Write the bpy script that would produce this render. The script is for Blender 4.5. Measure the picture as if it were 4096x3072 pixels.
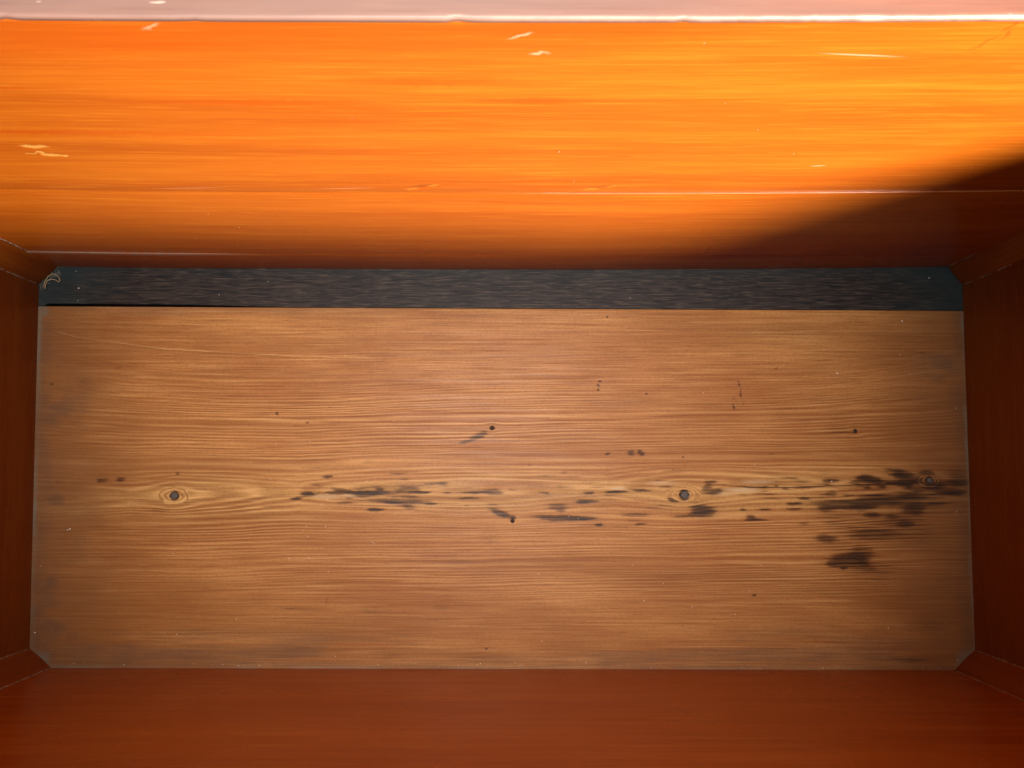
import bpy, math, random
import numpy as np
from mathutils import Matrix, Vector

KEY_LOC, KEY_AIM, KEY_R, KEY_P = (1.91, -1.94, 1.98), (.50, .2, .70), .42, 3250.0
SPOT_LOC, SPOT_AIM, SPOT_P = (-.05, .13, 1.5), (-.05, .11, 0), 84.0
WORLD_S = 0.16
PINE0, PINE1, PDARK, PLIGHT = (.345, .128, .034), (.485, .217, .066), (.150, .043, .009), (.74, .44, .17)
DUSTC, DARKDUST = (.075, .058, .046), (.023, .038, .041)

# ------------------------------------------------------------------ camera, light, exposure
scene = bpy.context.scene
for o in list(bpy.data.objects):
    bpy.data.objects.remove(o)
COL = scene.collection
LIFT = 0.03                                   # thickness of the chest bottom: inside floor lies this high above the ground

cam_data = bpy.data.cameras.new('camera')
cam = bpy.data.objects.new('camera', cam_data); COL.objects.link(cam)
cam_data.sensor_width = 36.0
cam_data.lens = 3000 / 4096 * 36.0
cam_data.clip_start = 0.01; cam_data.clip_end = 200
cam_data.dof.use_dof = True
cam_data.dof.focus_distance = 0.71
cam_data.dof.aperture_fstop = 18
t, r = math.radians(6.9), math.radians(0.28)
X = Vector((1, 0, 0)); U = Vector((0, math.cos(t), math.sin(t))); B = Vector((0, -math.sin(t), math.cos(t)))
Xr = math.cos(r) * X + math.sin(r) * U; Ur = -math.sin(r) * X + math.cos(r) * U
M = Matrix((Xr, Ur, B)).transposed().to_4x4(); M.translation = Vector((0, 0, 0.73 + LIFT))
cam.matrix_world = M
scene.camera = cam

world = bpy.data.worlds.new('World'); scene.world = world; world.use_nodes = True
bg = world.node_tree.nodes['Background']
bg.inputs[0].default_value = (0.86, 0.93, 1.0, 1); bg.inputs[1].default_value = WORLD_S

kl = bpy.data.lights.new('key_lamp', 'SPOT'); kl.energy = KEY_P; kl.color = (1.0, .93, .82)
kl.spot_size = math.radians(35); kl.spot_blend = 1.0; kl.shadow_soft_size = KEY_R
ko = bpy.data.objects.new('key_lamp', kl); COL.objects.link(ko); ko.location = Vector(KEY_LOC) + Vector((0, 0, LIFT))
ko.rotation_euler = (Vector(KEY_AIM) - Vector(KEY_LOC)).to_track_quat('-Z', 'Y').to_euler()
sl = bpy.data.lights.new('overhead_fill', 'SPOT'); sl.energy = SPOT_P; sl.color = (1.0, .97, .92)  # added overhead spot, unseen, coned to brighten the middle of the floor
sl.spot_size = math.radians(46); sl.spot_blend = 1.0; sl.shadow_soft_size = .10
so = bpy.data.objects.new('overhead_fill', sl); COL.objects.link(so); so.location = SPOT_LOC
so.rotation_euler = (Vector(SPOT_AIM) - Vector(SPOT_LOC)).to_track_quat('-Z', 'Y').to_euler()

scene.view_settings.view_transform = 'Standard'; scene.view_settings.look = 'None'
scene.view_settings.exposure = 0.0; scene.view_settings.gamma = 1.0
scene.render.engine = 'CYCLES'
scene.cycles.max_bounces = 10; scene.cycles.diffuse_bounces = 6; scene.cycles.glossy_bounces = 5
scene.cycles.sample_clamp_indirect = 6

# ------------------------------------------------------------------ numpy noise
def vnoise(x, y, seed):
    """smooth lattice noise in 0..1"""
    rs = np.random.RandomState(seed); lat = rs.rand(256, 256)
    xi = np.floor(x).astype(int); yi = np.floor(y).astype(int)
    fx = x - xi; fy = y - yi
    fx = fx * fx * fx * (fx * (fx * 6 - 15) + 10); fy = fy * fy * fy * (fy * (fy * 6 - 15) + 10)
    a = lat[xi % 256, yi % 256]; b = lat[(xi + 1) % 256, yi % 256]
    c = lat[xi % 256, (yi + 1) % 256]; d = lat[(xi + 1) % 256, (yi + 1) % 256]
    return (a * (1 - fx) + b * fx) * (1 - fy) + (c * (1 - fx) + d * fx) * fy
def fbm(x, y, sx, sy, seed, octs=4):
    s = 0; amp = 1; tot = 0
    for k in range(octs):
        s = s + amp * vnoise(x / sx * 2 ** k + 17.3 * k, y / sy * 2 ** k + 9.1 * k, seed + k); tot += amp; amp *= .5
    return s / tot * 2 - 1
def sstep(a, b, x):
    q = np.clip((x - a) / (b - a), 0, 1); return q * q * (3 - 2 * q)

# ------------------------------------------------------------------ shader helpers
class NT:
    def __init__(s, name):
        s.m = bpy.data.materials.new(name); s.m.use_nodes = True
        s.t = s.m.node_tree; s.n = s.t.nodes; s.n.clear()
        s.out = s.n.new('ShaderNodeOutputMaterial'); s.p = s.n.new('ShaderNodeBsdfPrincipled')
        s.link(s.p.outputs[0], s.out.inputs[0])
        s.co = s.n.new('ShaderNodeTexCoord').outputs['Object']
    def link(s, a, b): s.t.links.new(a, b)
    def put(s, v, sock):
        if hasattr(v, 'is_linked') or hasattr(v, 'links'): s.link(v, sock)
        elif isinstance(v, (tuple, list)) and len(v) == 3 and sock.type == 'RGBA': sock.default_value = (*v, 1)
        else: sock.default_value = v
    def math(s, op, a, b=0.0, c=None, clamp=False):
        n = s.n.new('ShaderNodeMath'); n.operation = op; n.use_clamp = clamp
        s.put(a, n.inputs[0]); s.put(b, n.inputs[1])
        if c is not None: s.put(c, n.inputs[2])
        return n.outputs[0]
    def mix(s, f, a, b, mode='MIX'):
        n = s.n.new('ShaderNodeMix'); n.data_type = 'RGBA'; n.blend_type = mode; n.clamp_factor = True
        s.put(f, n.inputs[0]); s.put(a, n.inputs[6]); s.put(b, n.inputs[7]); return n.outputs[2]
    def scale(s, v, sc, rot=(0, 0, 0)):
        n = s.n.new('ShaderNodeMapping'); n.inputs['Scale'].default_value = sc; n.inputs['Rotation'].default_value = rot
        s.link(v, n.inputs[0]); return n.outputs[0]
    def noise(s, v, sc, detail=3, rough=.55, dist=0.0, color=False):
        n = s.n.new('ShaderNodeTexNoise'); s.link(s.scale(v, sc), n.inputs['Vector'])
        n.inputs['Scale'].default_value = 1; n.inputs['Detail'].default_value = detail
        n.inputs['Roughness'].default_value = rough; n.inputs['Distortion'].default_value = dist
        return n.outputs['Color' if color else 'Fac']
    def rng(s, v, a, b, c=0.0, d=1.0, smooth=True):
        n = s.n.new('ShaderNodeMapRange'); n.interpolation_type = 'SMOOTHSTEP' if smooth else 'LINEAR'
        s.put(v, n.inputs[0])
        for k, q in enumerate((a, b, c, d)): n.inputs[k + 1].default_value = q
        return n.outputs[0]
    def attr(s, name):
        n = s.n.new('ShaderNodeAttribute'); n.attribute_name = name; return n.outputs['Fac']
    def vadd(s, a, b, k):
        n = s.n.new('ShaderNodeVectorMath'); n.operation = 'MULTIPLY_ADD'
        s.link(b, n.inputs[0]); n.inputs[1].default_value = (k, k, k); s.link(a, n.inputs[2]); return n.outputs[0]
    def spot(s, v, c, rad, rot=(0, 0, 0), soft=.5):
        """1 inside an ellipsoid, 0 outside"""
        n = s.n.new('ShaderNodeMapping'); n.vector_type = 'TEXTURE'
        n.inputs['Location'].default_value = c; n.inputs['Rotation'].default_value = rot; n.inputs['Scale'].default_value = rad
        s.link(v, n.inputs[0])
        l = s.n.new('ShaderNodeVectorMath'); l.operation = 'LENGTH'; s.link(n.outputs[0], l.inputs[0])
        return s.rng(l.outputs['Value'], 1.0 - soft, 1.0 + soft, 1.0, 0.0)
    def bump(s, h, dist, strength=1.0, nrm=None):
        n = s.n.new('ShaderNodeBump'); n.inputs['Distance'].default_value = dist; n.inputs['Strength'].default_value = strength
        s.put(h, n.inputs['Height'])
        if nrm: s.link(nrm, n.inputs['Normal'])
        return n.outputs[0]
    def done(s, col, rough, nrm=None, spec=.5, coat=0.0, coat_rough=.1):
        s.put(col, s.p.inputs['Base Color']); s.put(rough, s.p.inputs['Roughness'])
        s.put(spec, s.p.inputs['Specular IOR Level'])
        s.p.inputs['Coat Weight'].default_value = coat; s.p.inputs['Coat Roughness'].default_value = coat_rough
        if nrm: s.link(nrm, s.p.inputs['Normal'])
        return s.m

def varnish(name, grain=0, marks=False, shade_tint=1.0):
    """orange brown varnished veneer, grain running along axis 0 (x), 1 (y)"""
    s = NT(name)
    def sc(a, b): return {0: (a, b, b), 1: (b, a, b), 2: (b, b, a)}[grain]
    big = s.noise(s.co, sc(1.6, 26), 3, .55)
    mid = s.noise(s.co, sc(3.2, 130), 3, .6)
    fine = s.noise(s.co, sc(14, 640), 3, .7)
    c = s.mix(s.rng(big, .32, .70), VB0, VB1)
    c = s.mix(s.math('MULTIPLY', s.rng(mid, .50, .72), .30), c, VDARK)
    c = s.mix(s.math('MULTIPLY', s.rng(mid, .50, .28), .28), c, VLIGHT)
    c = s.mix(s.math('MULTIPLY', s.rng(fine, .50, .70), .55), c, VLIGHT)
    c = s.mix(s.math('MULTIPLY', s.rng(fine, .48, .28), .45), c, VDARK)
    if shade_tint != 1.0: c = s.mix(1.0, c, (shade_tint, shade_tint, shade_tint), 'MULTIPLY')
    rough = s.rng(s.noise(s.co, (7, 7, 7), 3), .3, .7, .20, .32)
    nrm = s.bump(fine, .00012, .6)
    if marks:
        wob = s.vadd(s.co, s.noise(s.co, (160, 160, 160), 3, color=True), .006)
        wob = s.vadd(wob, s.noise(s.co, (700, 700, 700), 2, color=True), .0014)
        W = -.0037                                        # mean push of the wobble
        def mk(x, z, rx, rz, a=0.0, soft=.25, src=wob, off=W):
            return s.spot(src, (x / 1e3 - off, .2055 - off, z / 1e3 - off), (rx / 1e3, .03, rz / 1e3), (0, math.radians(a), 0), soft)
        def mx(*v):
            q = v[0]
            for k in v[1:]: q = s.math('MAXIMUM', q, k)
            return q
        chips = mx(mk(-300.8, 279.8, 8.5, 2.2), mk(-297.5, 267.2, 6.5, 1.8, 4), mk(-309, 269.2, 5, .7, -6), mk(-302.5, 271.0, 2.2, 2.6, -30), mk(-290, 266.0, 3.5, 1.6))
        whites = mx(mk(3.5, 402, 5.2, 1.1, -18, .5), mk(12.2, 387.3, 4.2, .9, -10, .7), mk(-166, 408.3, 4.2, .8, -25, .7),
                    s.spot(s.co, (.1705, .2055, .3850), (.0178, .03, .00055), (0, math.radians(4.6), 0), .5),
                    s.spot(s.co, (.203, .2055, .2520), (.0045, .03, .0006), (0, math.radians(-6), 0), .5),
                    s.spot(s.co, (-.232, .2055, .2125), (.02, .03, .0003), (0, math.radians(-3), 0), .6),
                    s.spot(s.co, (-.120, .2055, .2133), (.018, .03, .0003), (0, math.radians(-4), 0), .6))
        trace = s.math('MULTIPLY', mx(mk(227.8, 409, .9, 5, 8, .6), mk(230.6, 402, .9, 4, -6, .6), mk(224, 395, .9, 6.5, 28, .6)), .45)
        streaks_dim = s.math('MULTIPLY', mx(mk(-290, 352, 40, 1.2, 0, .8), mk(-140, 338, 60, 2.6, .5, .8), mk(-40, 360, 45, 3.2, 0, .9), mk(12, 340, 24, 3.0, 0, .9), mk(-250, 388, 50, 2.0, 0, .9), mk(70, 268, 9, .8, 0, .6), mk(-150, 398, 190, 15, 0, .95), mk(-330, 392, 90, 20, 0, .95), mk(-300, 300, 110, 3, .4, .9), mk(20, 405, 90, 7, 0, .9)), .62)  # dark streaks, plus broad bands painting the dimmer top left
        dents = [s.spot(wob, (x / 1e3 - W, .2055 - W, z / 1e3 - W), (.008, .03, .0028), (0, math.radians(-14), 0), .9) for x, z in ((-64.5, 216), (64, 215))]
        d2 = [s.spot(wob, (x / 1e3 - W, .2055 - W, z / 1e3 - W), (.0045, .03, .0013), (0, math.radians(-14), 0), .8) for x, z in ((-57, 219), (71, 217.5), (-72, 213.5), (56, 212.8))]
        c = s.mix(streaks_dim, c, VSTREAK_DIM); c = s.mix(trace, c, (.16, .03, .004))
        c = s.mix(s.math('MULTIPLY', mx(*dents), .35), c, (.30, .05, .004)); c = s.mix(s.math('MULTIPLY', mx(*d2), .55), c, (.52, .20, .02))
        c = s.mix(s.math('MULTIPLY', chips, .62), c, (.52, .27, .055)); c = s.mix(s.math('MULTIPLY', whites, .40), c, (.60, .40, .26))
        h = s.math('MULTIPLY', mx(*dents), -1.0); h = s.math('ADD', h, s.math('MULTIPLY', chips, -.4))
        nrm = s.bump(h, .0009, .8, nrm)
        rough = s.math('ADD', rough, s.math('MULTIPLY', mx(chips, whites), .4))
    dust = s.attr('dust')
    dn = s.math('MULTIPLY', dust, s.rng(s.noise(s.co, (260, 260, 260), 3), .3, .6, .5, 1.0))
    c = s.mix(dn, c, (.20, .15, .12)); rough = s.math('ADD', rough, s.math('MULTIPLY', dn, .4))
    return s.done(c, rough, nrm, .40 if marks else .17)

VB0, VB1 = (.31, .064, .0048), (.38, .090, .0062)
VLIGHT, VDARK, VSTREAK_DIM = (.46, .140, .011), (.25, .046, .0032), (.33, .048, .003)
VSPEC = .5
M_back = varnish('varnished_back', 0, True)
M_wall = varnish('varnished_wall', 0, False, .80)  # front, side and post copies darkened to paint in their shade
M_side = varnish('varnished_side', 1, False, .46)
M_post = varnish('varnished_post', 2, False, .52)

s = NT('sheen_worn_rim')  # pale pinkish base colour paints in the sheen of the rim
n1 = s.noise(s.co, (5, 60, 60), 4, .6, .3); n2 = s.noise(s.co, (16, 420, 420), 3, .6)
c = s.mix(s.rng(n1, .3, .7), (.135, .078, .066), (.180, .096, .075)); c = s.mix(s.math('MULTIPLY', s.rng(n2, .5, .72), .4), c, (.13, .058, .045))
c = s.mix(s.attr('lit_tone'), c, s.mix(1.0, c, (1.35, .98, .78), 'MULTIPLY'))  # painted warmer and brighter toward the lit right end
chipn = s.noise(s.co, (90, 200, 200), 3, .6)
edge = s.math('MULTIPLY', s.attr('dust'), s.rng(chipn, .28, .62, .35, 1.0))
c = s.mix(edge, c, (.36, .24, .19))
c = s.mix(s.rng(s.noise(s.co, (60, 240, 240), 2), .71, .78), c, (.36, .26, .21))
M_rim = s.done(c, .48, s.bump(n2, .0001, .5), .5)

s = NT('pine_floor')
ph, ln, st, pl, du, wm, sg, gd = [s.attr(k) for k in ('phase', 'lines', 'stain', 'pale', 'dust', 'warm', 'scratch', 'gold')]
fib = s.noise(s.co, (9, 480, 40), 3, .65); fib3 = s.noise(s.co, (22, 620, 40), 2, .6); band = s.noise(s.co, (2.6, 40, 10), 4, .62); fib2 = s.noise(s.co, (8, 260, 40), 3, .6); blot = s.noise(s.co, (5, 18, 9), 4, .6, .4)
fleck = s.noise(s.co, (60, 420, 60), 2, .6)
grainy = s.noise(s.co, (330, 420, 400), 2, .7)
wv = s.math('ADD', ph, s.math('MULTIPLY', s.math('SUBTRACT', fib2, .5), .8))
sn = s.math('MULTIPLY_ADD', s.math('SINE', s.math('MULTIPLY', wv, 2 * math.pi)), .5, .5)
ring = s.math('POWER', sn, 1.9)
amp = s.math('MULTIPLY', ln, s.rng(s.noise(s.co, (7, 190, 20), 3, .65), .30, .66, .22, 1.0))
c = s.mix(s.rng(blot, .30, .70), PINE0, PINE1)
c = s.mix(s.math('MULTIPLY', s.rng(band, .50, .68), .36), c, (.21, .085, .024))
c = s.mix(s.math('MULTIPLY', gd, .62), c, (.58, .345, .115))
c = s.mix(s.math('MULTIPLY', s.rng(fib2, .52, .72), .30), c, PDARK)
c = s.mix(s.math('MULTIPLY', s.rng(fib, .48, .70), .36), c, PDARK)
c = s.mix(s.math('MULTIPLY', s.rng(fib, .50, .30), .30), c, PLIGHT)
c = s.mix(s.math('MULTIPLY', s.rng(fib3, .50, .70), .34), c, PDARK)
c = s.mix(s.math('MULTIPLY', s.rng(fleck, .66, .76), .40), c, PDARK)
c = s.mix(s.math('MULTIPLY', s.rng(grainy, .42, .72), .24), c, PDARK)
c = s.mix(s.math('MULTIPLY', s.math('MULTIPLY', ring, amp), .58), c, PDARK)
c = s.mix(s.math('MULTIPLY', s.math('MULTIPLY', s.math('POWER', s.math('SUBTRACT', 1.0, sn), 3.0), amp), s.math('MULTIPLY_ADD', gd, .35, .56)), c, PLIGHT)
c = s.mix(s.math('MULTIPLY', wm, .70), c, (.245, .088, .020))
c = s.mix(pl, c, (.56, .40, .22))
strk = s.math('ADD', s.math('MULTIPLY', s.math('SUBTRACT', fib3, .5), .9), s.math('MULTIPLY', s.math('SUBTRACT', fib, .5), .9))
strk = s.math('ADD', strk, s.math('MULTIPLY', s.math('SUBTRACT', ring, .4), s.math('MULTIPLY', ln, .30)))
stn = s.math('MAXIMUM', s.math('MULTIPLY', st, .5), s.math('MULTIPLY', s.rng(s.math('ADD', st, s.math('MULTIPLY', strk, s.rng(st, .04, .3))), .20, .66), s.rng(st, .05, .8, .40, 1.0)))
core = s.math('MULTIPLY', s.rng(s.math('ADD', st, s.math('MULTIPLY', strk, .9)), .60, 1.02), s.rng(st, .25, .5))
core = s.math('MAXIMUM', core, s.rng(st, .93, .99))
c = s.mix(s.math('MULTIPLY', stn, .86), c, s.mix(1.0, c, (.26, .21, .20), 'MULTIPLY'))
c = s.mix(s.math('MULTIPLY', core, .80), c, (.016, .011, .009))
c = s.mix(s.rng(sg, 0, 1), c, PLIGHT)
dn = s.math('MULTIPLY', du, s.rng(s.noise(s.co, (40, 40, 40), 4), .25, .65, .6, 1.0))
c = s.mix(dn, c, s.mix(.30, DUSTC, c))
lt = s.math('MULTIPLY', s.attr('lint'), s.rng(s.noise(s.co, (240, 240, 240), 4, .7), .25, .62, .55, 1.0))
c = s.mix(lt, c, (.185, .190, .150)); dn = s.math('MAXIMUM', dn, lt)
h = s.math('ADD', s.math('MULTIPLY', s.math('MULTIPLY', ring, amp), -1.0), s.math('MULTIPLY', fib, -.35))
h = s.math('SUBTRACT', h, s.math('MULTIPLY', stn, .3))
M_pine = s.done(c, s.math('ADD', s.rng(fib2, .3, .7, .40, .52), s.math('MULTIPLY', dn, .3)), s.bump(h, .00011, .9), .18)

s = NT('dark_board')
f1 = s.noise(s.co, (30, 480, 40), 3, .65); f2 = s.noise(s.co, (50, 640, 90), 2, .6); b1 = s.noise(s.co, (12, 12, 12), 3)
c = s.mix(s.rng(b1, .3, .7), (.025, .0175, .0160), (.037, .026, .0225))
c = s.mix(s.math('MULTIPLY', s.rng(f1, .45, .58), .9), c, (.009, .0085, .0095))
c = s.mix(s.math('MULTIPLY', s.rng(f2, .50, .68), .55), c, (.105, .074, .054))
dn = s.math('MULTIPLY', s.attr('dust'), s.rng(s.noise(s.co, (60, 60, 60), 4), .2, .7, .75, 1.0))
c = s.mix(dn, c, DARKDUST)
M_dark = s.done(c, .55, s.bump(f1, .0002, .6), .2)

def simple(name, c0, c1, sc=200, rough=.7, spec=.3):
    s = NT(name); return s.done(s.mix(s.rng(s.noise(s.co, (sc, sc, sc), 3), .3, .7), c0, c1), rough, None, spec)
M_knot = simple('knot_heart', (.055, .045, .042), (.14, .12, .11), 900)
M_knotrim = simple('knot_rim', (.016, .012, .011), (.04, .03, .026), 900)
M_glue = simple('old_glue', (.13, .085, .065), (.34, .25, .20), 350)
M_fibre = simple('straw_fibre', (.34, .24, .13), (.48, .34, .20), 500)
M_speck = simple('pale_dust', (.75, .68, .60), (.92, .86, .78), 900)
M_lint = simple('grey_lint', (.22, .22, .18), (.36, .34, .28), 700)
M_ground = simple('grey_ground', (.16, .15, .14), (.22, .21, .20), 9)

# ------------------------------------------------------------------ mesh helpers
chest = bpy.data.objects.new('wooden_chest', None); COL.objects.link(chest)
chest['label'] = 'open wooden chest seen from above, orange varnished walls around a knotty pine bottom'
chest['category'] = 'chest'
chest.empty_display_size = .1

def link(name, me, mat, parent=chest, label=None):
    o = bpy.data.objects.new(name, me); COL.objects.link(o)
    if mat: me.materials.append(mat)
    if parent is not None:
        o.parent = parent
        if parent is chest: o.location = (0, 0, LIFT)
    if label: o['label'] = label
    return o

def slab(name, P, nrm, thick, attrs, mat, parent=chest, label=None):
    """P: (nv, nu, 3) grid of the front face; body of the board pushed back along -nrm"""
    nv, nu = P.shape[:2]
    idx = np.arange(nv * nu).reshape(nv, nu)
    V = P.reshape(-1, 3)
    q = np.stack([idx[:-1, :-1], idx[:-1, 1:], idx[1:, 1:], idx[1:, :-1]], -1).reshape(-1, 4)
    ring = np.concatenate([idx[0, :-1], idx[:-1, -1], idx[-1, :0:-1], idx[:0:-1, 0]])
    back = V[ring] - np.array(nrm) * thick
    # keep the back face flat
    n = np.array(nrm); d = back @ n; back = back + np.outer((V @ n).min() - thick - d, n)
    b0 = nv * nu; k = len(ring); br = np.arange(b0, b0 + k); nx = np.roll(np.arange(k), -1)
    sides = np.stack([ring[nx], ring, br, br[nx]], -1)
    faces = q.tolist() + sides.tolist() + [br[::-1].tolist()]
    me = bpy.data.meshes.new(name)
    me.from_pydata(np.vstack([V, back]), [], faces)
    c = np.array(P[nv // 2, nu // 2]); 
    e1 = P[0, 1] - P[0, 0]; e2 = P[1, 0] - P[0, 0]
    if np.dot(np.cross(e1, e2), n) < 0: me.flip_normals()
    sm = np.zeros(len(faces), bool); sm[:len(q)] = True
    me.polygons.foreach_set('use_smooth', sm)
    for key, a in attrs.items():
        at = me.attributes.new(key, 'FLOAT', 'POINT')
        a = np.broadcast_to(a, (nv, nu)).reshape(-1)
        at.data.foreach_set('value', np.concatenate([a, a[ring]]).astype(np.float32))
    me.update()
    return link(name, me, mat, parent, label)

def edge_rows(a, b, n, rad):
    """row positions with extra rows to shape a rounded edge at both ends"""
    e = np.array([0, .12, .3, .6, 1.0]) * rad
    return np.unique(np.concatenate([a + e, np.linspace(a + rad, b - rad, n), b - e]))
def rounding(v, a, b, ra, rb):
    d0 = np.clip((a + ra - v) / max(ra, 1e-9), 0, 1); d1 = np.clip((v - (b - rb)) / max(rb, 1e-9), 0, 1)
    return ra * (1 - np.sqrt(1 - d0 ** 2)) + rb * (1 - np.sqrt(1 - d1 ** 2))

# ------------------------------------------------------------------ walls of the chest
H = .4125                                     # top of the boards; the lipping lies on it
def y_back(x): return .2072 + .0041 * x - .0037 * (1 - np.clip(x / .45, -1, 1) ** 2)
def y_front(x): return -.1807 + .0024 * x
def x_left(y): return -.4523 - .0559 * (y + .1643)
def x_right(y): return .4366 + .0339 * (y + .1615)

def back_board(z0, z1, n, proud, ra, rb, dust=None, zshift=None, label=None):
    u = np.linspace(-.492, .492, 260); z = edge_rows(z0, z1, n, max(ra, rb))
    Ug, Z = np.meshgrid(u, z)
    off = proud(Ug) - rounding(Z, z0, z1, ra, rb)
    Zs = Z + (zshift(Ug) * 1.0 if zshift else 0)
    P = np.stack([Ug, y_back(Ug) - off + .0001 * fbm(Ug, Z, .12, .05, 5), Zs], -1)
    d = dust(Ug, Z) if dust else 0 * Ug
    return slab('wall_board', P, (0, -1, 0), .018, {'dust': d}, M_back, chest, label)
SEAM, FOOT = .2050, .0490
flat = lambda x: 0 * x
bowz = lambda x: .0 * x
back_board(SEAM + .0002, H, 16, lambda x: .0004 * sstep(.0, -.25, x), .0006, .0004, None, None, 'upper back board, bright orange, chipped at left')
back_board(FOOT + .0002, SEAM - .0002, 12, lambda x: .0007 * sstep(-.03, .05, x), .0004, .0007,
           lambda x, z: sstep(SEAM - .0008, SEAM - .0004, z) * sstep(-.04, .06, x) * .18, None, 'lower back board, orange brown')  # pale line paints the highlight on the lit right half of the seam
back_board(-.004, FOOT - .0001, 8, lambda x: .0011 * sstep(-.20, -.36, x), .0004, .0006,
           lambda x, z: sstep(FOOT - .0016, FOOT - .0006, z) * sstep(-.20, -.32, x) * .8, None, 'narrow bottom strip of the back wall')

u = np.linspace(-.492, .492, 200); z = edge_rows(-.004, H, 20, .0008); Ug, Z = np.meshgrid(u, z)
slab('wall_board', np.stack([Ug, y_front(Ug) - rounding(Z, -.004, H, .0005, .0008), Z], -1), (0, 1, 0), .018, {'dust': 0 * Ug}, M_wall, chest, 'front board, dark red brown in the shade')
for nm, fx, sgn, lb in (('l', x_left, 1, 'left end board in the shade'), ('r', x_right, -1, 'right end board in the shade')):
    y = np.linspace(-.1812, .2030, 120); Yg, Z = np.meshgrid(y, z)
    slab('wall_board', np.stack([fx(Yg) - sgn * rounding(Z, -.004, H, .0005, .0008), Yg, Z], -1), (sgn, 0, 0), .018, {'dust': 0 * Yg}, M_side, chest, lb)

# lipping on the top edges: rounded inner edge worn pale, sheen and brighter right end painted in
def lipping(P0f, length_axis, lo, hi, inner, nrm_sign, thick=.0185, label=None):
    prof = []                                  # (depth outward from the wall face, height)
    R = .0014
    for k in range(7):
        a = k / 6 * math.pi / 2
        prof.append((-.0004 + R - R * math.cos(a), H + .0033 - R + R * math.sin(a)))
    prof = [(-.0004, H + .0001)] + prof
    for k in range(1, 13): prof.append((-.0004 + R + (thick - 2 * R) * k / 12, H + .0033))
    for k in range(1, 7):
        a = k / 6 * math.pi / 2
        prof.append((thick - R + R * math.sin(a), H + .0033 - R + R * math.cos(a)))
    prof.append((thick, H + .0001))
    w = np.linspace(lo, hi, 500 if length_axis == 0 else 160)
    pd = np.array([p[0] for p in prof]); pz = np.array([p[1] for p in prof])
    Wg, D = np.meshgrid(w, pd); _, Zg = np.meshgrid(w, pz)
    nick = np.maximum(0, fbm(Wg, Wg * 0, .013, 1, 31, 4) - .30) * .0016 * (D < .002)
    face = inner(Wg)
    if length_axis == 0: P = np.stack([Wg, face + nrm_sign * (D + nick), Zg + .00012 * fbm(Wg, D, .03, .01, 8)], -1)
    else: P = np.stack([face + nrm_sign * (D + nick), Wg, Zg], -1)
    dust = (.05 + .95 * sstep(-.12, .25, Wg)) * sstep(.0013, .0005, D) * (.55 + .45 * np.clip(fbm(Wg, D, .03, .02, 77) + .5, 0, 1))  # worn edge, its highlight painted whiter toward the lit right
    nv, nu = D.shape; idx = np.arange(nv * nu).reshape(nv, nu)
    q = np.stack([idx[:-1, :-1], idx[:-1, 1:], idx[1:, 1:], idx[1:, :-1]], -1).reshape(-1, 4)
    bot = np.stack([idx[-1, :-1], idx[-1, 1:], idx[0, 1:], idx[0, :-1]], -1)
    faces = q.tolist() + bot.tolist() + [idx[:, 0].tolist(), idx[::-1, -1].tolist()]
    me = bpy.data.meshes.new('top_lipping'); me.from_pydata(P.reshape(-1, 3), [], faces)
    import bmesh
    bm = bmesh.new(); bm.from_mesh(me); bmesh.ops.recalc_face_normals(bm, faces=bm.faces); bm.to_mesh(me); bm.free()
    sm = np.zeros(len(faces), bool); sm[:len(q)] = True; me.polygons.foreach_set('use_smooth', sm)
    at = me.attributes.new('dust', 'FLOAT', 'POINT'); at.data.foreach_set('value', dust.reshape(-1).astype(np.float32))
    at = me.attributes.new('lit_tone', 'FLOAT', 'POINT'); at.data.foreach_set('value', sstep(-.05, .30, Wg).reshape(-1).astype(np.float32))
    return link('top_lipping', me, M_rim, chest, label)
lipping(None, 0, -.493, .493, y_back, 1, label='top edge of the back wall, sheen painted pale, inner edge worn')
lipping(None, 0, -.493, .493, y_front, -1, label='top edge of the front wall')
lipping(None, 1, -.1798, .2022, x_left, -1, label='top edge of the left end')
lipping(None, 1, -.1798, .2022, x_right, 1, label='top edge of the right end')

# ------------------------------------------------------------------ corner posts with old glue along their edges
def tube(name, pts, rad, mat, parent, n=8, closed_caps=True, label=None):
    pts = np.array(pts, float); N = len(pts); T = np.gradient(pts, axis=0); T /= np.linalg.norm(T, axis=1)[:, None] + 1e-12
    ref = np.array([.31, .87, .38]); verts = []
    for i in range(N):
        a = np.cross(T[i], ref); a /= np.linalg.norm(a); b = np.cross(T[i], a)
        for k in range(n):
            th = 2 * math.pi * k / n; verts.append(pts[i] + rad[i] * (math.cos(th) * a + math.sin(th) * b))
    f = [(i * n + k, i * n + (k + 1) % n, (i + 1) * n + (k + 1) % n, (i + 1) * n + k) for i in range(N - 1) for k in range(n)]
    f += [tuple(range(n))[::-1], tuple(range((N - 1) * n, N * n))]
    me = bpy.data.meshes.new(name); me.from_pydata(verts, [], f); me.polygons.foreach_set('use_smooth', [True] * len(f)); me.update()
    return link(name, me, mat, parent, label)

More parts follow.
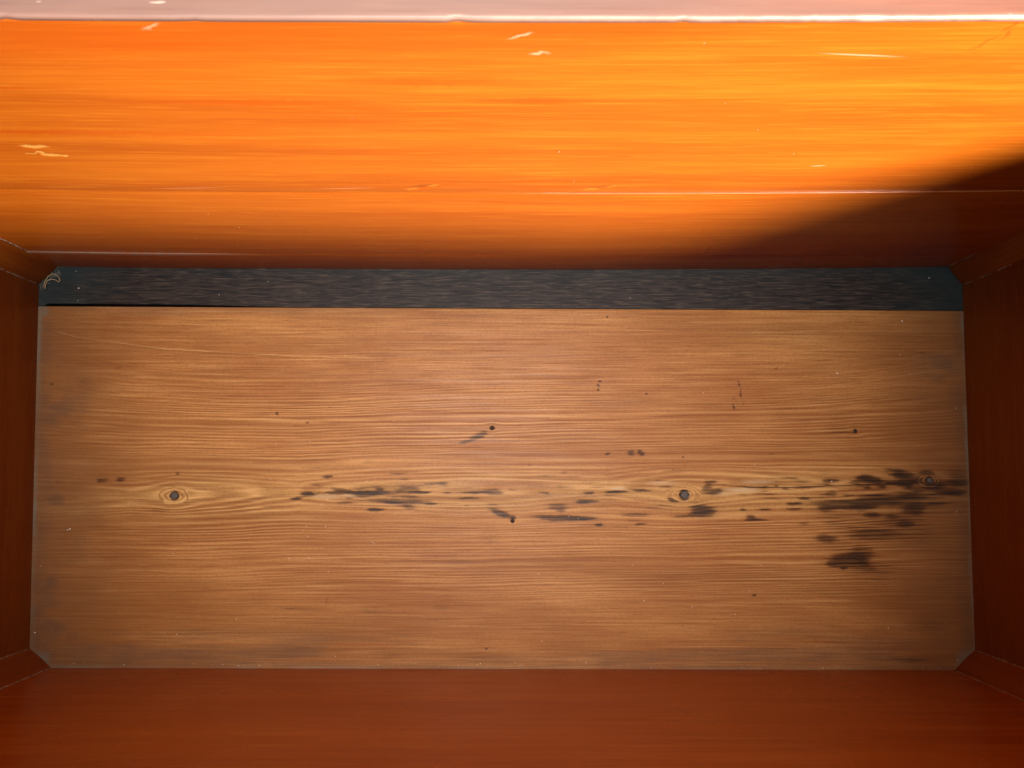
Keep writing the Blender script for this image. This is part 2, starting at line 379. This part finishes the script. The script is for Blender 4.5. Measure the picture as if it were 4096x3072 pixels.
PE = .0004
posts = [('rear left', (-.4727, .1861), (-.4535, .2058), (-.4745, .2075), 1.0, 1.0),
         ('rear right', (.4490, .1899), (.4353, .2093), (.4510, .2110), .55, 1.0),
         ('front left', (-.4525, -.1643), (-.4310, -.1819), (-.4545, -.1835), .55, .7),
         ('front right', (.4368, -.1615), (.4161, -.1799), (.4385, -.1815), .5, .6)]
rng = random.Random(4)
for nm, a, b, c0, g1, g2 in posts:
    zz = np.linspace(.0004, .4050, 40)
    a_, b_, c_ = np.array(a), np.array(b), np.array(c0)
    cols = []
    K = 7
    ctr = (a_ + b_) / 2; inward = ctr - c_; inward /= np.linalg.norm(inward)
    P = np.zeros((40, K + 1, 3))
    for k in range(K + 1):
        w = k / K; p = a_ + (b_ - a_) * w + inward * (.0009 * math.sin(math.pi * w))
        P[:, k, 0] = p[0]; P[:, k, 1] = p[1]; P[:, k, 2] = zz
    nv, nu = 40, K + 1; V = P.reshape(-1, 3).tolist(); base = len(V)
    for q in zz: V.append((c_[0], c_[1], q))
    idx = np.arange(nv * nu).reshape(nv, nu)
    faces = [(int(idx[i, k]), int(idx[i, k + 1]), int(idx[i + 1, k + 1]), int(idx[i + 1, k])) for i in range(nv - 1) for k in range(nu - 1)]
    for i in range(nv - 1):
        faces.append((int(idx[i, nu - 1]), base + i, base + i + 1, int(idx[i + 1, nu - 1])))
        faces.append((base + i, int(idx[i, 0]), int(idx[i + 1, 0]), base + i + 1))
    faces.append(tuple(int(v) for v in idx[0, ::-1]) + (base,)); faces.append(tuple(int(v) for v in idx[-1]) + (base + nv - 1,))
    me = bpy.data.meshes.new('corner_post'); me.from_pydata(V, [], faces)
    import bmesh
    bm = bmesh.new(); bm.from_mesh(me); bmesh.ops.recalc_face_normals(bm, faces=bm.faces); bm.to_mesh(me); bm.free()
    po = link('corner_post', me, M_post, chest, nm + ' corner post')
    for e, g in ((a_, g1), (b_, g2)):
        n = 90; zs = np.linspace(.0015, .398, n)
        rad = np.array([max(.00012, g * (.00075 + .00045 * math.sin(i * .9 + rng.random() * 2) * rng.random() + .0004 * rng.random())) for i in range(n)])
        pts = [(e[0] + inward[0] * .0001 + rng.uniform(-1, 1) * .00015, e[1] + inward[1] * .0001 + rng.uniform(-1, 1) * .00015, q) for q in zs]
        tube('glue_line', pts, rad, M_glue, po, 6)

# ------------------------------------------------------------------ bottom: dark board and knotty pine board
STAINS = [(-437.6,-8.8,5.43,1.98,0.4),(-393.7,-7.9,7.9,2.47,0.65),(-377.9,-6.1,4.94,2.72,0.65),(-320.9,0.1,2.96,1.98,0.6),(-315.3,-20.4,3.71,1.23,0.5),(-338.3,-23.4,8.64,2.96,0.3),(-337.5,-36.4,9.88,3.46,0.3),(-177.8,-2.3,6.92,1.23,0.85),(-197.6,-19.8,9.39,2.22,0.75),(-168.5,-18.5,14.82,0.99,0.9),(-168.7,-14.7,12.35,1.73,0.6),(-142.8,-17.7,19.76,1.23,0.9),(-141.5,-19.6,14.82,3.46,0.6),(-145.3,-13.6,9.88,1.23,0.5),(-125.4,-18.5,14.82,1.23,0.75),(-102.2,-15.1,15.81,4.45,0.65),(-92.9,-17.4,12.35,0.99,0.8),(-102.4,-4.8,6.17,2.22,0.4),(-65.9,-9.4,5.43,2.96,0.5),(-82.3,-17.4,2.96,1.23,0.7),(-107.9,-25.6,35.81,2.22,0.75),(-77.1,-27.8,7.41,1.23,0.7),(-99.4,-31.5,7.41,2.96,0.55),(-130.6,-34.0,8.89,2.22,0.8),(-35.4,-17.1,15.31,1.23,0.65),(-15.6,-16.6,11.36,3.21,0.7),(-43.4,-29.6,2.47,0.74,0.6),(-18.2,-28.0,7.41,1.48,0.45),(-13.1,-36.5,11.86,3.95,0.8,-0.35),(-0.8,-41.4,3.95,2.72,0.9),(-17.9,-61.3,9.88,4.94,0.25),(-20.4,-55.0,7.41,3.46,0.2),(-176.1,-120.5,0.74,5.43,0.4),(-199.0,-127.7,24.7,2.72,0.4),(-132.3,-127.9,17.29,2.96,0.35),(-65.7,-125.9,9.88,1.98,0.35),(-23.0,-162.8,1.23,1.23,0.9),(-185.3,-165.1,37.05,4.45,0.3),(-80.4,-170.7,74.1,3.46,0.25),(-268.1,-173.9,61.75,4.94,0.25),(44.1,-30.8,12.35,3.46,0.6),(46.7,-40.5,30.13,3.21,0.8),(70.0,-41.6,17.29,1.48,0.6),(70.1,-24.7,8.64,2.72,0.85),(77.3,-24.7,7.9,1.23,0.75),(100.3,-16.0,12.84,0.99,0.9),(93.5,-18.9,7.41,1.48,0.45),(85.3,-46.9,4.94,1.48,0.75),(119.2,-37.1,17.29,2.47,0.55),(125.8,-46.3,6.92,1.73,0.75),(117.7,-42.5,9.88,2.47,0.4),(154.6,-22.9,6.92,1.98,0.65,-0.3),(140.2,-30.3,12.35,1.98,0.4),(184.4,-33.9,13.83,6.92,0.8),(169.4,-38.7,17.29,1.73,0.65),(191.8,-5.8,8.89,1.98,0.75),(188.5,-11.8,5.43,3.95,0.7),(198.3,-14.8,8.89,3.46,0.7),(223.8,-33.0,4.94,1.23,0.55),(232.2,-40.8,9.88,1.98,0.65),(30.6,-144.3,19.76,0.74,0.35),(229.7,-112.6,2.47,1.23,0.55),(106.8,-120.3,19.76,1.98,0.25),(91.0,-160.8,61.75,4.94,0.2),(222.1,-33.0,4.94,1.48,0.6),(246.9,-32.2,7.41,1.48,0.7),(231.7,-39.1,5.43,2.22,0.65),(237.9,-41.9,11.12,0.99,0.65),(271.4,-30.9,7.41,1.48,0.65),(279.5,-45.5,8.64,1.98,0.55),(280.0,-4.6,9.88,1.98,0.5),(265.0,-12.1,4.94,1.23,0.65),(309.7,-4.5,11.36,2.47,0.8),(304.4,-10.0,14.82,1.98,0.55),(309.1,-16.2,5.43,1.98,0.45),(342.0,-1.2,11.36,3.95,0.8),(348.0,-5.0,14.82,2.47,0.75),(378.1,1.4,15.31,2.96,0.85),(382.6,-3.6,17.78,2.47,0.75),(401.7,3.9,7.9,2.47,0.65),(408.4,-8.3,10.37,4.94,0.65),(425.4,-14.4,12.35,3.46,0.75),(431.1,-0.8,12.35,9.88,0.5),(318.5,-27.1,24.7,4.45,0.75),(303.7,-30.7,9.88,3.71,0.65),(353.1,-22.2,22.72,4.94,0.8),(340.5,-29.4,12.35,3.71,0.55),(385.6,-19.4,15.31,3.46,0.75),(386.1,-30.3,10.87,5.43,0.75),(346.4,-36.7,8.89,2.96,0.55),(376.6,-45.1,7.41,2.96,0.7),(366.0,-37.8,7.41,1.98,0.45),(306.6,-45.4,12.35,2.47,0.4),(299.7,-58.6,12.35,3.95,0.6),(345.4,-54.9,22.23,6.17,0.45),(320.8,-78.9,17.78,7.41,0.65),(307.2,-82.7,8.89,3.46,0.6),(334.3,-80.0,5.93,3.46,0.8),(315.6,-86.6,3.46,1.98,0.8),(337.5,-87.2,9.88,2.96,0.4),(336.0,-70.4,11.12,6.17,0.4),(230.7,-112.1,1.98,1.48,0.65),(389.3,-140.1,22.23,7.41,0.3),(375.4,-170.6,27.17,3.95,0.4),(318.8,44.8,17.29,4.45,0.35),(286.0,53.4,7.41,1.48,0.4),(260.4,104.5,1.48,1.48,0.55),(252.0,21.2,2.47,0.74,0.65),(321.6,57.0,14.82,2.96,0.25),(402.0,121.1,12.84,0.99,0.35,-0.25),(86.3,91.5,2.22,0.99,0.85),(85.8,87.5,1.98,1.73,0.75),(84.5,83.1,1.73,1.23,0.9),(94.3,156.0,0.99,1.23,0.95),(131.7,79.4,1.48,1.23,0.75),(222.1,89.9,0.99,5.43,0.6,0.2),(225.2,79.8,0.99,5.43,0.7,0.15),(218.2,75.4,2.47,1.98,0.5),(217.0,67.0,1.23,2.22,0.8),(227.1,69.8,1.48,1.98,0.5),(224.0,118.0,6.17,2.47,0.3),(93.9,20.7,2.96,1.48,0.75),(116.0,21.5,5.43,3.21,0.65),(126.9,21.6,4.2,3.21,0.75),(166.3,17.9,1.23,1.23,0.8),(34.8,55.1,0.99,1.23,0.5),(76.7,51.4,1.98,0.99,0.45),(156.6,5.8,1.23,1.23,0.5),(17.3,9.0,2.22,0.74,0.65),(-177.9,65.1,1.98,0.99,0.65),(-199.3,49.6,1.98,1.23,0.8),(-229.4,58.2,2.22,1.73,0.75),(-19.3,45.3,2.22,2.22,0.8),(-32.3,37.7,8.4,3.46,0.75,0.4),(-43.4,30.9,8.89,1.98,0.6,0.2),(-16.0,36.6,7.41,2.96,0.25),(-138.4,13.0,4.94,3.46,0.28),(-451.3,85.9,2.22,1.98,0.55),(-386.5,102.5,4.94,1.48,0.4),(-342.6,96.0,14.82,2.96,0.3),(-420.7,86.5,7.41,2.47,0.3)]
PALES = [(102.2,-12.9,8.4,1.73,0.9),(223.2,-13.5,15.31,1.98,0.85),(205.7,-17.2,9.88,1.48,0.5),(237.5,-5.8,14.82,1.98,0.5),(-179.5,-21.4,14.82,1.98,0.5),(-155.5,-20.6,7.41,1.48,0.5),(75.8,0.1,14.82,0.99,0.2),(145.7,-7.9,14.82,1.98,0.4),(-35.2,-12.4,9.88,0.99,0.3)]
KNOTS = [(-324.4, -21.6, 3.71), (166.5, -18.5, 4.2), (403.6, -3.5, 3.21), (1.1, -44.0, 1.73), (-19.3, 45.3, 1.73), (334.6, 43.9, 1.73)]
SPECKS = [(-164.1, 115.8, 0.30000000000000004), (-115.3, 51.7, 0.30000000000000004), (-195.7, 31.4, 0.30000000000000004), (-228.6, 28.8, 0.30000000000000004), (-139.5, -6.9, 0.30000000000000004), (68.7, 63.6, 0.30000000000000004), (187.3, 80.4, 0.30000000000000004), (112.5, 146.2, 0.30000000000000004), (235.6, 10.3, 0.30000000000000004), (90.4, -9.6, 0.30000000000000004), (385.9, 153.1, 0.6000000000000001), (319.2, 100.3, 0.6000000000000001), (382.2, 119.3, 0.30000000000000004), (434.1, 66.6, 0.30000000000000004), (-422.4, -53.6, 0.7000000000000001), (-424.5, -54.3, 0.5), (-232.7, -5.7, 0.30000000000000004), (-447.6, -88.4, 0.30000000000000004), (-322.4, -75.9, 0.30000000000000004), (-259.1, -136.5, 0.30000000000000004), (-314.5, -150.7, 0.30000000000000004), (-362.5, -178.8, 0.30000000000000004), (-235.5, -178.9, 0.30000000000000004), (-255.1, -179.0, 0.30000000000000004), (-176.8, -24.3, 0.30000000000000004), (-182.4, -29.3, 0.30000000000000004), (-196.0, -49.7, 0.30000000000000004), (-199.5, -54.0, 0.30000000000000004), (-194.5, -59.4, 0.30000000000000004), (-178.0, -50.1, 0.30000000000000004), (-132.6, -64.7, 0.30000000000000004), (-130.9, -65.9, 0.30000000000000004), (-211.8, -80.1, 0.30000000000000004), (-192.0, -80.0, 0.30000000000000004), (-193.5, -78.8, 0.30000000000000004), (-173.7, -92.5, 0.30000000000000004), (-164.5, -170.0, 0.30000000000000004), (-124.4, -177.7, 0.30000000000000004), (-28.3, -175.9, 0.30000000000000004), (-31.3, -176.8, 0.30000000000000004), (4.3, -174.9, 0.30000000000000004), (10.4, -177.1, 0.30000000000000004), (70.5, -174.8, 0.30000000000000004), (144.4, -101.6, 0.30000000000000004), (126.3, -117.7, 0.30000000000000004), (171.6, -123.2, 0.30000000000000004), (212.1, -130.1, 0.30000000000000004), (225.9, -107.9, 0.30000000000000004), (238.3, -84.4, 0.30000000000000004), (26.3, -93.4, 0.30000000000000004), (115.4, -85.0, 0.30000000000000004), (29.4, -155.2, 0.30000000000000004), (64.2, -41.4, 0.30000000000000004), (54.9, -39.3, 0.30000000000000004), (356.1, -141.8, 0.5), (293.2, -178.2, 0.30000000000000004), (308.9, -5.0, 0.5), (427.7, -33.2, 0.30000000000000004), (419.8, -170.9, 0.30000000000000004), (-435.5, 199.6, 0.30000000000000004), (-431.7, 182.2, 0.5), (-431.6, 169.5, 0.30000000000000004), (-291.6, 176.3, 0.30000000000000004), (-243.7, 190.1, 0.30000000000000004), (116.9, 175.3, 0.30000000000000004), (415.6, 196.9, 0.5), (-448.3, -149.7, 0.5)]
WALL_SPECKS = [(-134.3, 276.3, 0.21000000000000002), (-223.1, 225.1, 0.21000000000000002), (-240.8, 157.3, 0.28), (-227.7, 125.6, 0.35000000000000003), (-277.6, 93.4, 0.28), (-247.5, 75.2, 0.21000000000000002), (58.8, 104.2, 0.35000000000000003), (16.3, 131.1, 0.21000000000000002), (-92.5, 320.2, 0.28), (29.4, 275.2, 0.21000000000000002), (42.5, 226.7, 0.21000000000000002), (61.4, 147.7, 0.21000000000000002), (104.5, 90.3, 0.21000000000000002), (-27.6, 39.7, 0.28), (116.9, 337.8, 0.21000000000000002), (145.4, 305.4, 0.21000000000000002), (179.6, 271.3, 0.28), (175.6, 130.9, 0.21000000000000002), (268.3, 175.7, 0.21000000000000002), (308.6, 246.9, 0.21000000000000002), (90.5, 395.9, 0.21000000000000002), (-205.0, 296.6, 0.21000000000000002)]
FIBRE = [(-465.9, 182.8), (-465.1, 188.4), (-461.3, 193.6), (-457.8, 196.6), (-453.4, 194.9), (-449.5, 190.0), (-450.1, 187.5), (-454.0, 190.0), (-458.1, 191.0), (-462.0, 190.0), (-463.6, 185.4), (-464.2, 180.8)]
JOINT = .1638
u = np.linspace(-.488, .488, 500); v = edge_rows(.1640, .2150, 30, .0007); Ug, Vg = np.meshgrid(u, v)
front = (Vg - .1640) / .051
gap = .0026 * sstep(-.17, -.40, Ug) * sstep(-.4655, -.4625, Ug) * (1 - front)
Zg = -.0004 - rounding(Vg, .1640, .2150, .0006, .0002) + .0001 * fbm(Ug, Vg, .08, .02, 3)
e = np.minimum(Ug + .470, .447 - Ug)
dust = .80 * sstep(.10, .0, e + .03 * fbm(Ug, Vg, .05, .02, 12)) + .22 * sstep(.190, .2055, Vg + .004 * fbm(Ug, Vg, .06, .02, 21)) 
slab('floor_board', np.stack([Ug, Vg + gap, Zg], -1), (0, 0, 1), .018, {'dust': np.clip(dust, 0, .95)}, M_dark, chest, 'narrow dark grey rear floor board')

NU, NV = 860, 380
u = np.linspace(-.488, .488, NU); v = np.unique(np.concatenate([np.linspace(-.194, JOINT, NV), JOINT - np.array([.0001, .0003])]))
Ug, Vg = np.meshgrid(u, v)
xm, ym = Ug * 1e3, Vg * 1e3                     # millimetres
# growth-ring field: cathedral figure round a pith line, bent round the knots
axis = -21.5 + .0195 * (xm + 396) + 1.6 * fbm(xm, ym * 0, 160, 1, 41, 2)
lift = np.clip(np.abs(xm) - 215, 0, None) / 250.0
wig = 3.4 * fbm(xm, ym, 240, 40, 51, 3) + .35 * fbm(xm, ym, 60, 9, 52, 2)
dv = ym - axis + wig
dv = dv - np.sign(dv) * 0 - np.clip(dv, 0, None) * .17 * lift ** 2
cx = [-500, -456, -396, -367, -338, -324, -264, -236, -205, -130, -47, 9.4, 40, 71, 97, 140, 157, 166, 250, 374, 500]
ch = [9, 2, 6, 8.5, 5, 2, 8.5, 12, 14, 7, 2, 5.2, 8, 10.5, 11, 5, 2, 2, 9, 13, 14]
hx = np.interp(xm, cx, ch) + .7 * fbm(xm, ym, 30, 12, 61, 2)
for kx, ky, kr in KNOTS:                        # lines swing round each knot
    r2 = ((xm - kx) / (kr * 4.6)) ** 2 + ((ym - ky) / (kr * 3.2)) ** 2
    dv = dv - (ym - ky) * .62 * np.exp(-r2 * 1.3)
R = np.sqrt(dv ** 2 + hx ** 2)
rr = np.linspace(0, 420, 2000)
sp = np.interp(rr, [0, 10, 20, 40, 80, 130, 180, 400], [4.8, 4.0, 3.7, 3.6, 3.3, 2.9, 2.7, 2.7])
cum = np.concatenate([[0], np.cumsum((rr[1] - rr[0]) / sp[:-1])])
phase = np.interp(R, rr, cum) + .32 * fbm(xm, ym, 220, 7, 71, 3) + .55 * np.sin(R / 7.1) + .4 * np.sin(R / 3.3 + 1)
lines = np.interp(ym, [-194, -150, -118, -100, -40, 0, 55, 90, 120, 170], [.16, .18, .35, .85, 1, 1, .90, .5, .20, .10])
lines = lines * (.72 + .28 * np.clip(fbm(xm, ym, 140, 30, 81, 3) * 1.6, -1, 1)) * (.55 + .45 * sstep(-440, -250, xm)) 
# knots: pale swirl and a dark ring round each big one
for kx, ky, kr in KNOTS[:3]:
    d = np.sqrt(((xm - kx + .6) / 1.75) ** 2 + (ym - ky) ** 2) + .9 * fbm(xm, ym, 7, 5, 145, 3); w = .9 * sstep(kr * 2.5, kr * 1.5, d)
    phase = phase * (1 - w) + (d / 2.1) * w
kring = np.zeros_like(xm)
for kx, ky, kr in KNOTS:
    d = np.sqrt((xm - kx) ** 2 + (ym - ky) ** 2) + .35 * fbm(xm, ym, 4, 4, 146, 2); kring = np.maximum(kring, sstep(kr * 1.5, kr * 1.12, d))
# stains
wx = xm + 4.0 * fbm(xm, ym, 26, 8, 91, 3) + 1.2 * fbm(xm, ym, 5, 2, 94, 2); wy = ym + 1.6 * fbm(xm, ym, 22, 7, 92, 4) + .35 * fbm(xm, ym, 5, 2, 95, 2)
keep = np.ones_like(xm)
def paint(lst, keep):
    for row in lst:
        x0, y0, rx, ry, sv = row[:5]; a = row[5] if len(row) > 5 else 0
        small = ry < 1.3 and rx < 4
        px, py = (xm, ym) if small else (wx, wy)
        sel = (np.abs(xm - x0) < rx * 1.9 + 7) & (np.abs(ym - y0) < ry * 1.9 + rx * abs(a) + 5)
        if not sel.any(): continue
        dx, dy = px[sel] - x0, py[sel] - y0
        # a > 0 tilts the right end up
        dx, dy = dx * math.cos(a) + dy * math.sin(a), -dx * math.sin(a) + dy * math.cos(a)
        q = np.sqrt((dx / max(rx, 1.0)) ** 2 + (dy / max(ry, .75)) ** 2)
        keep[sel] *= 1 - min(1, sv * 1.1) * sstep(1.55, .35, q)
    return keep
rs = np.random.RandomState(3)
MORE = [(x_, -21.5 + .0195 * (x_ + 396) + rs.normal(-2, 7), rs.uniform(3, 13), rs.uniform(.7, 1.5), rs.uniform(.35, .75)) for x_ in np.concatenate([rs.uniform(-215, -20, 26), rs.uniform(-20, 230, 26), rs.uniform(230, 440, 52)])]
BROAD = [(352, -31, 50, 22, .38), (322, -62, 32, 18, .36), (404, -14, 36, 18, .40), (300, -30, 26, 12, .35), (340, -88, 36, 15, .42), (380, -52, 30, 16, .38), (120, -28, 60, 9, .18), (-90, -22, 90, 9, .18)]
stain = 1 - paint(BROAD, paint(MORE, paint(STAINS, keep)))
# long crack from the big knot to the right end
crack_y = np.interp(xm, [188, 243, 300, 374, 400], [-8.8, -10.9, -9.6, -7.2, -6.4]) + .5 * fbm(xm, xm * 0, 14, 1, 101, 3)
ck = sstep(.95, .25, np.abs(ym - crack_y)) * sstep(183, 190, xm) * sstep(388, 372, xm)
ck2y = np.interp(xm, [-190, -165, -130, -84], [-18.5, -17.2, -16.6, -17.4]) + .5 * fbm(xm, xm * 0, 9, 1, 102, 3)
ck2 = sstep(.85, .25, np.abs(ym - ck2y)) * sstep(-192, -186, xm) * sstep(-80, -90, xm)
ck = np.maximum(ck, ck2 * .9)
stain = np.clip(np.maximum(np.maximum(stain, ck), .92 * kring), 0, 1)
pale = 1 - paint(PALES, np.ones_like(xm))
# long pale scratch falling from the left edge
sy = np.interp(xm, [-466, -430, -346, -216, -120, -40], [142.5, 133, 122, 115.2, 112.5, 111.5])
sc_ = sstep(.85, .25, np.abs(ym - sy)) * sstep(-464, -440, xm) * sstep(-60, -230, xm) * (.25 + .35 * np.clip(fbm(xm, ym, 20, 3, 111, 2) + .4, 0, 1))
stain = np.maximum(stain, .30 * sstep(1.1, .3, np.abs(ym - sy + 1.6)) * sstep(-464, -440, xm) * sstep(-120, -260, xm))
syr = np.interp(xm, [170, 290, 400, 450], [72, 84, 101, 108])
sc_ = np.maximum(sc_, .30 * sstep(.8, .2, np.abs(ym - syr)) * sstep(180, 300, xm))
gold = sstep(34, 6, np.abs(ym - axis + 4) + 9 * fbm(xm, ym, 70, 12, 151, 3)) * (.5 + .5 * np.clip(fbm(xm, ym, 90, 9, 152, 3) * 2 + .3, -1, 1))
for kx, ky, kr in KNOTS[:2]: gold = np.maximum(gold, sstep(kr * 5, kr * 1.5, np.sqrt(((xm - kx) / 2.6) ** 2 + (ym - ky) ** 2)))
# reddish, darker ends and blotches
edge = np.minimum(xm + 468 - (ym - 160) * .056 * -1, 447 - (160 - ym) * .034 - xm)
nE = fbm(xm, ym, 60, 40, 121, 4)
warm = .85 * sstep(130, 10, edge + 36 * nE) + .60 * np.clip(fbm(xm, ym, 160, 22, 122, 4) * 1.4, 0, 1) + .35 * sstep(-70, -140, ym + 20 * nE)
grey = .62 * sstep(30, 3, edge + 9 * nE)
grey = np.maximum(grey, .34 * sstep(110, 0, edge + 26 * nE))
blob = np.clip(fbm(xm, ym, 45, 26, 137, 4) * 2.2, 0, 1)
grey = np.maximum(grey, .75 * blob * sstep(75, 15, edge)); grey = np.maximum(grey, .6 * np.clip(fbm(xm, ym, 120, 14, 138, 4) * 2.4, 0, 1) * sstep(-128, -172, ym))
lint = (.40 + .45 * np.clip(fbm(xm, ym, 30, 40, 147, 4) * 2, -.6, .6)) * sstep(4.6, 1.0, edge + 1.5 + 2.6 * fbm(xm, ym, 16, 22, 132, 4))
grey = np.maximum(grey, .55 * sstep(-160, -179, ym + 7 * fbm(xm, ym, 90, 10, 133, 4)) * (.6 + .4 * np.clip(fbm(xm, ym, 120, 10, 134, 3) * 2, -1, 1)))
lint = np.maximum(lint, (.30 + .4 * np.clip(fbm(xm, ym, 60, 60, 148, 4) * 2, -.5, .5)) * sstep(-178.3, -180.6, ym + .6 * fbm(xm, ym, 20, 20, 139, 3)))
grey = np.maximum(grey, .45 * sstep(153, 162, ym + 3 * fbm(xm, ym, 70, 6, 135, 3)) * sstep(40, -260, xm))
for qx, qy, rad in ((-446, -177, 15), (431, -174, 18), (-468, 160, 9)):
    dd = np.sqrt((xm - qx) ** 2 + (ym - qy) ** 2) + 4 * fbm(xm, ym, 12, 12, 136, 3)
    lint = np.maximum(lint, .52 * sstep(rad, rad * .45, dd))
Zg = -.0002 - .0004 * ck - .00012 * stain + .00025 * fbm(Ug, Vg, .30, .10, 141, 2) - rounding(Vg, -.194, JOINT, .0001, .0005)
for kx, ky, kr in KNOTS: Zg = Zg - .0005 * sstep(kr * 1.0, kr * .85, np.sqrt((xm - kx) ** 2 + (ym - ky) ** 2))
pine = slab('floor_board', np.stack([Ug, Vg, Zg], -1), (0, 0, 1), .018,
     {'phase': phase, 'lines': np.clip(lines, 0, 1.2), 'stain': np.clip(stain * .97, 0, 1), 'pale': np.clip(pale, 0, .9), 'dust': np.clip(grey, 0, 1), 'warm': np.clip(warm, 0, 1), 'scratch': np.clip(sc_, 0, 1), 'gold': np.clip(gold, 0, 1), 'lint': np.clip(lint, 0, 1)},
     M_pine, chest, 'wide knotty pine floor board with black stains')
# knots: a cracked heart inside a black rim
rng = random.Random(9)
for i, (kx, ky, kr) in enumerate(KNOTS):
    n = (9, 6, 9, 7, 7, 7)[i]; verts = []; faces = []
    ph0 = rng.random() * 6
    rad = [kr * 1e-3 * rng.uniform(.92, 1.06) for _ in range(n)]
    for sc, h in ((1.02, -.0009), (1.0, -.0001), (.86, .00005), (.72, -.0002), (.35, .0001)):
        for k in range(n):
            a = ph0 + 2 * math.pi * k / n; q = rad[k] * sc
            verts.append((kx * 1e-3 + q * math.cos(a), ky * 1e-3 + q * math.sin(a), h + rng.uniform(-1, 1) * .00005))
    for L in range(4):
        for k in range(n):
            faces.append((L * n + k, L * n + (k + 1) % n, (L + 1) * n + (k + 1) % n, (L + 1) * n + k))
    faces.append(tuple(range(4 * n, 5 * n)))
    me = bpy.data.meshes.new('knot'); me.from_pydata(verts, [], faces)
    o = link('knot', me, M_knotrim, pine); me.materials.append(M_knot)
    for p in me.polygons: p.material_index = 1 if (p.index >= 3 * n or (p.index >= 2 * n and i < 3)) and i in (0, 1, 2) else 0
    me.update()

# ------------------------------------------------------------------ loose things in the chest
def blob_mesh(name, items, mat, seed, up=None):
    rs = random.Random(seed); V = []; F = []
    ico = [(0, 0, 1)] + [(.894 * math.cos(k * 1.2566), .894 * math.sin(k * 1.2566), .447) for k in range(5)] + [(.894 * math.cos(k * 1.2566 + .628), .894 * math.sin(k * 1.2566 + .628), -.447) for k in range(5)] + [(0, 0, -1)]
    tri = [(0, 1 + k, 1 + (k + 1) % 5) for k in range(5)] + [(1 + k, 6 + k, 1 + (k + 1) % 5) for k in range(5)] + [(6 + k, 6 + (k + 1) % 5, 1 + (k + 1) % 5) for k in range(5)] + [(11, 6 + (k + 1) % 5, 6 + k) for k in range(5)]
    for (x, y, z, rd) in items:
        b = len(V); st = rs.uniform(.8, 1.5)
        for p in ico: V.append((x + p[0] * rd * st * rs.uniform(.75, 1.2), y + p[1] * rd * rs.uniform(.75, 1.2), z + p[2] * rd * rs.uniform(.75, 1.2)))
        F += [(b + a, b + c, b + d) for a, c, d in tri]
    me = bpy.data.meshes.new(name); me.from_pydata(V, [], F); me.update(); me.materials.append(mat)
    o = bpy.data.objects.new(name, me); COL.objects.link(o); o.location = (0, 0, LIFT); return o
items = [(x / 1e3, y / 1e3, r_ * .6e-3, r_ * 1.25e-3) for x, y, r_ in SPECKS]
rs = random.Random(77)
for _ in range(60): items.append((rs.uniform(-.44, .42), rs.uniform(-.176, .15), .00008, rs.uniform(.00010, .00020)))
for _ in range(40): items.append((rs.uniform(-.43, .41), -.1795 + rs.uniform(0, .003), .0001, rs.uniform(.00012, .00026)))
items += [(x / 1e3, float(y_back(np.array(x / 1e3))) - r_ * .3e-3, z / 1e3, r_ * .7e-3) for x, z, r_ in WALL_SPECKS]
o = blob_mesh('dust_specks', items, M_speck, 5)
o['kind'] = 'stuff'; o['label'] = 'scattered tiny white dust specks on the chest bottom and back wall'; o['category'] = 'dust'

pts = np.array(FIBRE) / 1e3; tt = np.linspace(0, len(pts) - 1, 60)
P3 = np.stack([np.interp(tt, range(len(pts)), pts[:, 0]), np.interp(tt, range(len(pts)), pts[:, 1]), .0012 + .0012 * np.sin(tt * .8) ** 2], -1)
for _ in range(3): P3[1:-1] = (P3[:-2] + 2 * P3[1:-1] + P3[2:]) / 4
fo = tube('fibre_strand', P3, np.full(60, .00042), M_fibre, None, 6); fo.location = (0, 0, LIFT)
fo['label'] = 'thin straw coloured fibre strand curled in the rear left corner'; fo['category'] = 'fibre'
# lint caught under it: many hair-thin bent strands in one tuft
V = []; F = []; rs = random.Random(21)
for k in range(46):
    w = rs.random(); bx, by = -.4705 + .020 * w + rs.gauss(0, .0012), .1855 + .0185 * w - .0022 + rs.gauss(0, .0012)
    a = rs.uniform(0, 6.28); L = rs.uniform(.003, .008); b0 = len(V); bend = rs.uniform(-1, 1)
    for q in range(5):
        s_ = q / 4; aa = a + bend * s_ * 2
        p = np.array((bx + L * s_ * math.cos(aa) * .6, by + L * s_ * math.sin(aa) * .6, .0005 + .0025 * math.sin(s_ * 3.1) * rs.random()))
        for d in ((1, 0, 0), (-.5, .8, .3), (-.5, -.8, .3)): V.append(tuple(p + np.array(d) * .00011))
    for q in range(4):
        for e in range(3): F.append((b0 + q * 3 + e, b0 + q * 3 + (e + 1) % 3, b0 + (q + 1) * 3 + (e + 1) % 3, b0 + (q + 1) * 3 + e))
me = bpy.data.meshes.new('lint_tuft'); me.from_pydata(V, [], F); me.update(); me.materials.append(M_lint)
lo = bpy.data.objects.new('lint_tuft', me); COL.objects.link(lo); lo.location = (0, 0, LIFT)
lo['label'] = 'grey tuft of lint packed against the rear left corner post'; lo['category'] = 'lint'

# ------------------------------------------------------------------ ground the chest stands on
me = bpy.data.meshes.new('ground'); me.from_pydata([(-3, -3, .010), (3, -3, .010), (3, 3, .010), (-3, 3, .010)], [], [(0, 1, 2, 3)]); me.update()
g = bpy.data.objects.new('ground', me); COL.objects.link(g); me.materials.append(M_ground); g['kind'] = 'structure'
chest.location = (0, 0, 0)
